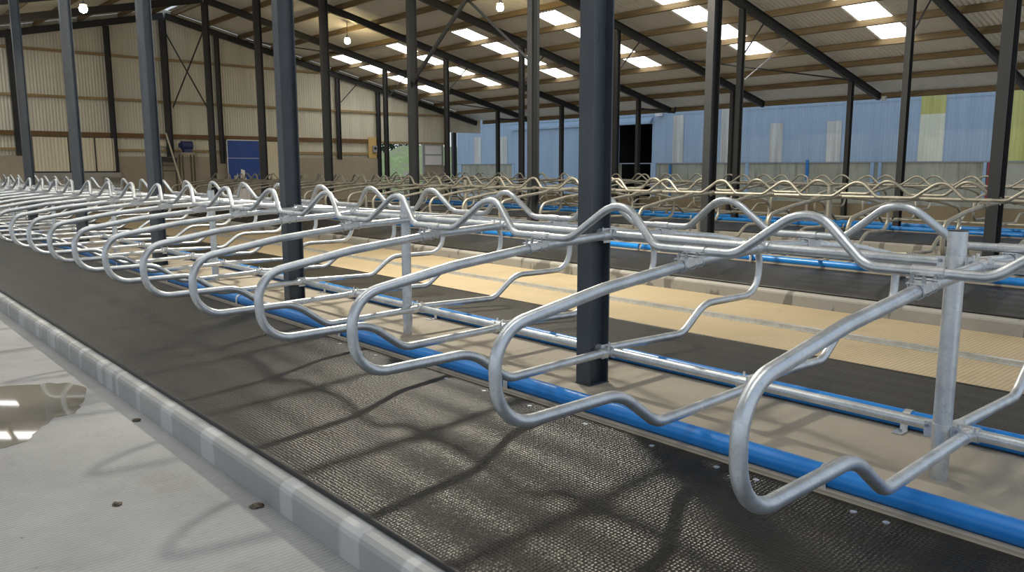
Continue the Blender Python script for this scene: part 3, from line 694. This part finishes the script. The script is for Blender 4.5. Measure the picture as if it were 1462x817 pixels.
for y, w, mt, za, zb in ((18.62, 0.14, 'postblue', 0.9, 1.9), (18.62, 0.14, 'paleblue', ALZ, 0.9), (15.4, 0.16, 'paleblue', ALZ, 1.76), (15.05, 0.14, 'paleblue', ALZ, 1.76), (10.4, 0.28, 'red', ALZ, 1.74), (10.65, 0.12, 'paleblue', ALZ, 1.74), (28.2, 0.35, 'paleblue', ALZ, 1.78), (24.6, 0.2, 'paleblue', ALZ, 1.76), (22.0, 0.2, 'paleblue', ALZ, 1.76), (46.6, 0.4, 'paleblue', ALZ, 1.76), (40.5, 0.25, 'paleblue', ALZ, 1.76), (27.0, 0.12, 'postblue', ALZ, 1.7)):
    b = MB(); b.box(-0.07, 0.02, y-w/2, y+w/2, za, zb); b.build('post', M[mt], sh)
b = MB(); corr(b, 30.9, 40.2, ALZ+0.05, 4.06, lambda u, v, h: (h-0.2, u, v), 0.3, 0.014); b.build('sliding_door', M['bluedoor'], sh)
b = MB(); b.prism([(-0.36, 4.06), (-0.34, 4.06), (-0.05, 4.42), (-0.05, 4.44), (-0.36, 4.20)][::-1], 28.3, 40.6); b.build('door_track_cover', M['bluedoor'], sh)
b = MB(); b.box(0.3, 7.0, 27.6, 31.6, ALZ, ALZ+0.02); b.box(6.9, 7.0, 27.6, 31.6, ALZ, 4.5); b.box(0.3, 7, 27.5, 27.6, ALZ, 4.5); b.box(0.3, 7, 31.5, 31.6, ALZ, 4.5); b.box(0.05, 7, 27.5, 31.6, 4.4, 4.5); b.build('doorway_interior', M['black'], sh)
b = MB(); b.box(2.5, 2.7, 29.5, 29.62, ALZ, 4.4); b.build('inner_post', M['paint_dark'], sh)
b = MB(); b.box(-0.35, -0.1, 27.55, 27.95, 4.45, 4.75, 0.02); b.build('flood_light', M['white'], sh)
b = MB(); b.box(-0.04, 0.0, -5, 47, 1.74, 1.80); b.build('sill_flashing', M['grey'], sh)

# ---- scraper rail in the tan alley
b = MB(); b.box(4.24, 4.30, -8, 31, ALZ+0.008, ALZ+0.05); b.box(4.225, 4.315, -8, 31, ALZ, ALZ+0.010)
tag(b.build('scraper_rail', M['galv']), 'thin galvanised guide rail lying along the tan alley floor', 'rail')

# ---- puddle
pts = [(-3.30, 6.75), (-2.95, 6.60), (-2.70, 6.42), (-2.62, 6.05), (-2.74, 5.72), (-2.86, 5.42), (-3.05, 5.36), (-3.2, 5.05), (-3.42, 4.88), (-3.9, 4.95), (-4.3, 5.4), (-4.4, 6.2), (-3.9, 6.8)]
import itertools
vs = []
for i in range(len(pts)):
    p0, p1, p2, p3 = pts[i-1], pts[i], pts[(i+1) % len(pts)], pts[(i+2) % len(pts)]
    for t in (0, .25, .5, .75):
        f = lambda a, b, c, d: 0.5*((2*b)+(c-a)*t+(2*a-5*b+4*c-d)*t*t+(3*b-a-3*c+d)*t**3)
        vs.append((f(p0[0], p1[0], p2[0], p3[0])+random.uniform(-.02, .02), f(p0[1], p1[1], p2[1], p3[1])+random.uniform(-.03, .03), ALZ+0.002))
b = MB(); b.add(vs, [tuple(range(len(vs)))[::-1]]); tag(b.build('puddle', M['puddle']), 'shallow puddle reflecting the roof on the grey alley floor', 'puddle')

for (cx, cy_, r_, lb) in ((-2.53, 2.83, 0.024, 'dark mud clump on the alley floor close to the kerb, nearest the camera'), (-2.56, 4.90, 0.022, 'dark mud clump on the alley floor by the kerb, just beyond the puddle edge'), (-3.11, 3.38, 0.018, 'small brown mud clump out on the grey alley floor away from the kerb')):
    b = MB(); nu, nv = 9, 14
    rr_ = [[1+0.9*(random.random()-.5) for _ in range(nv)] for _ in range(nu)]
    b.grid(lambda i, j: (cx+r_*1.3*math.sin(PI/2*i/(nu-1))*math.cos(2*PI*j/(nv-1))*rr_[i][j % (nv-1)], cy_+r_*1.6*math.sin(PI/2*i/(nu-1))*math.sin(2*PI*j/(nv-1))*rr_[i][j % (nv-1)], ALZ+r_*0.7*math.cos(PI/2*i/(nu-1))), nu, nv)
    tag(b.build('mud_clump', M['rust']), lb, 'mud', 'mud clumps on the alley')

# ---- small things by the gable
def place(px, py, axis, val):
    d = FW*FPX+RT*(px-IW/2)-UPV*(py-IH/2); t = (val-CAM[axis])/d[axis]; return CAM+d*t
r = thing('motor_stand', 'metal stand carrying a navy motor in front of the gable wall', 'machine', (8.6, 35.1, ALZ))
b = MB()
for dx in (-0.25, 0.25):
    for dy in (-0.2, 0.2): b.box(dx-0.025, dx+0.025, dy-0.025, dy+0.025, 0, 2.5)
b.build('frame', M['rust'], r)
b = MB(); b.box(-0.32, 0.32, -0.25, 0.25, 2.45, 2.55); b.build('platform', M['wallcon'], r)
b = MB(); b.cyl((-0.22, -0.05, 2.86), (0.24, -0.05, 2.86), 0.19, 16); b.cyl((-0.32, -0.05, 2.86), (-0.22, -0.05, 2.86), 0.1, 12); b.box(-0.15, 0.2, -0.2, 0.1, 2.55, 2.7); b.build('motor', M['motor'], r)
r = thing('steel_trestle', 'dark steel trestle with cross rungs left of the motor stand', 'trestle', (7.85, 35.2, ALZ))
b = MB()
for dx in (-0.3, 0.3): b.box(dx-0.03, dx+0.03, -0.03, 0.03, 0, 2.3)
b.build('leg', M['rust'], r)
b = MB()
for z in (1.75, 1.98, 2.2): b.box(-0.3, 0.3, -0.02, 0.02, z-0.025, z+0.025)
b.build('rung', M['rust'], r)
b = MB(); b.bar((-0.45, 0, 2.28), (0.3, 0, 2.2), 0.3, 0.2); b.build('hopper', M['paint_dark'], r)
b = MB(); b.bar((7.72, 34.95, 3.05), (8.372, 34.5, ALZ+0.02), 0.03, 0.12, (0, 1, 0)); tag(b.build('plank', M['cream_door']), 'pale plank leaning on the trestle by the gable', 'plank')
b = MB(); b.box(7.3, 7.98, GY-0.09, GY-0.05, 2.50, 2.74)
for q in range(4): b.cyl((7.4+q*0.155, GY-0.096, 2.62), (7.4+q*0.155, GY-0.09, 2.62), 0.035, 10)
tag(b.build('pale_board', M['cream_door']), 'pale board with round marks fixed above the trestle', 'board')
r = thing('control_panel', 'grey control box on a plywood board by the gable opening', 'control box', (18.55, GY-0.09, 0))
b = MB(); b.box(-0.2, 0.28, -0.03, 0.0, 2.05, 3.15); b.build('backing_board', M['plywood'], r)
b = MB(); b.box(0.02, 0.28, -0.14, -0.03, 2.35, 2.72, 0.02); b.build('box', M['grey'], r)
b = MB(); b.box(0.07, 0.22, -0.146, -0.14, 2.5, 2.62); b.build('screen', M['black'], r)
# crumpled white plastic by the blue door, and white sheets lying in the nearest row
def crumple(name, c, sx, sy, sz, label, n=9):
    b = MB(); rnd = [[random.random() for _ in range(n)] for _ in range(n)]
    b.grid(lambda i, j: (c[0]+sx*(i/(n-1)-.5)+.06*sx*(rnd[j][i]-.5), c[1]+sy*(j/(n-1)-.5), c[2]+sz*rnd[i][j]*(1-abs(2*i/(n-1)-1)**3)*(1-abs(2*j/(n-1)-1)**3)), n, n, False)
    return tag(b.build(name, M['white']), label, 'plastic sheet')
crumple('plastic_sheet', (10.95, 34.9, ALZ+0.005), 1.0, 1.0, 1.9, 'crumpled white plastic heap in front of the blue roller door')

# ---- outdoors beyond the gable opening
b = MB(); n = 40
def mo(i, j):
    x = 26+21*i/(n-1); y = 48.5+14*j/(n-1); u = (x-36.5)/10; v = (y-55.5)/6.5
    h = 3.75*max(0, 1-u*u-v*v)+0.25*math.sin(x*2.1)*math.cos(y*1.7)*(1 if u*u+v*v < 1 else 0.1); return (x, y, ALZ+max(0.0, h)+0.0)
b.grid(mo, n, n); tag(b.build('earth_mound', M['mound']), 'grassy earth mound seen through the gable opening', 'mound')
def tree(x, y, h, r, label):
    t = thing('tree', label, 'tree', (x, y, ALZ), 'trees behind the mound')
    b = MB(); b.tube([(0, 0, 0), (0.1, 0, h*.4), (0, .1, h*.7)], [0.22, 0.16, 0.08], 10); b.build('trunk', M['bark'], t)
    b = MB()
    for q in range(420):
        a = random.uniform(0, 2*PI); ph = math.acos(random.uniform(-1, 1)); rr = r*random.random()**.4
        c = Vector((rr*math.cos(a)*math.sin(ph), rr*math.sin(a)*math.sin(ph), h*.62+rr*math.cos(ph)*1.15)); s = random.uniform(.18, .4)
        u = Vector((random.gauss(0, 1), random.gauss(0, 1), random.gauss(0, 1))).normalized(); w = u.orthogonal().normalized()
        b.add([c+u*s, c+w*s*.6, c-u*s, c-w*s*.6], [(0, 1, 2, 3)])
    b.build('foliage', M['leaf'], t)
for i_, (x_, y_, lab_) in enumerate(((34.6, 66, 'tree farthest left behind the grassy mound'), (37.6, 67.5, 'second tree from the left behind the grassy mound'), (40.6, 66, 'third tree from the left behind the grassy mound'), (43.6, 67.5, 'tree farthest right behind the grassy mound'))):
    tree(x_, y_, 5.6, 1.9, lab_)

# ------------------------------------------------------------------ light
w = D.worlds.new('world'); SC.world = w; w.use_nodes = True
nt = w.node_tree; bg = nt.nodes['Background']
tc = N(nt, 'ShaderNodeTexCoord'); sx = N(nt, 'ShaderNodeSeparateXYZ'); nt.links.new(tc.outputs['Generated'], sx.inputs[0])
c = ramp(nt, sx.outputs['Z'], [(0.0, (0.86, 0.90, 0.95)), (0.5, (0.62, 0.76, 0.95))]); nt.links.new(c, bg.inputs['Color'])
bg.inputs['Strength'].default_value = 0.8
SC.view_settings.view_transform = 'Standard'; SC.view_settings.look = 'None'
SC.view_settings.gamma = 1.0; SC.view_settings.exposure = 0.0; SC.view_settings.use_curve_mapping = False
SC.cycles.use_denoising = True
SC.cycles.max_bounces = 8; SC.cycles.diffuse_bounces = 5; SC.cycles.glossy_bounces = 4
SC.cycles.sample_clamp_indirect = 6.0
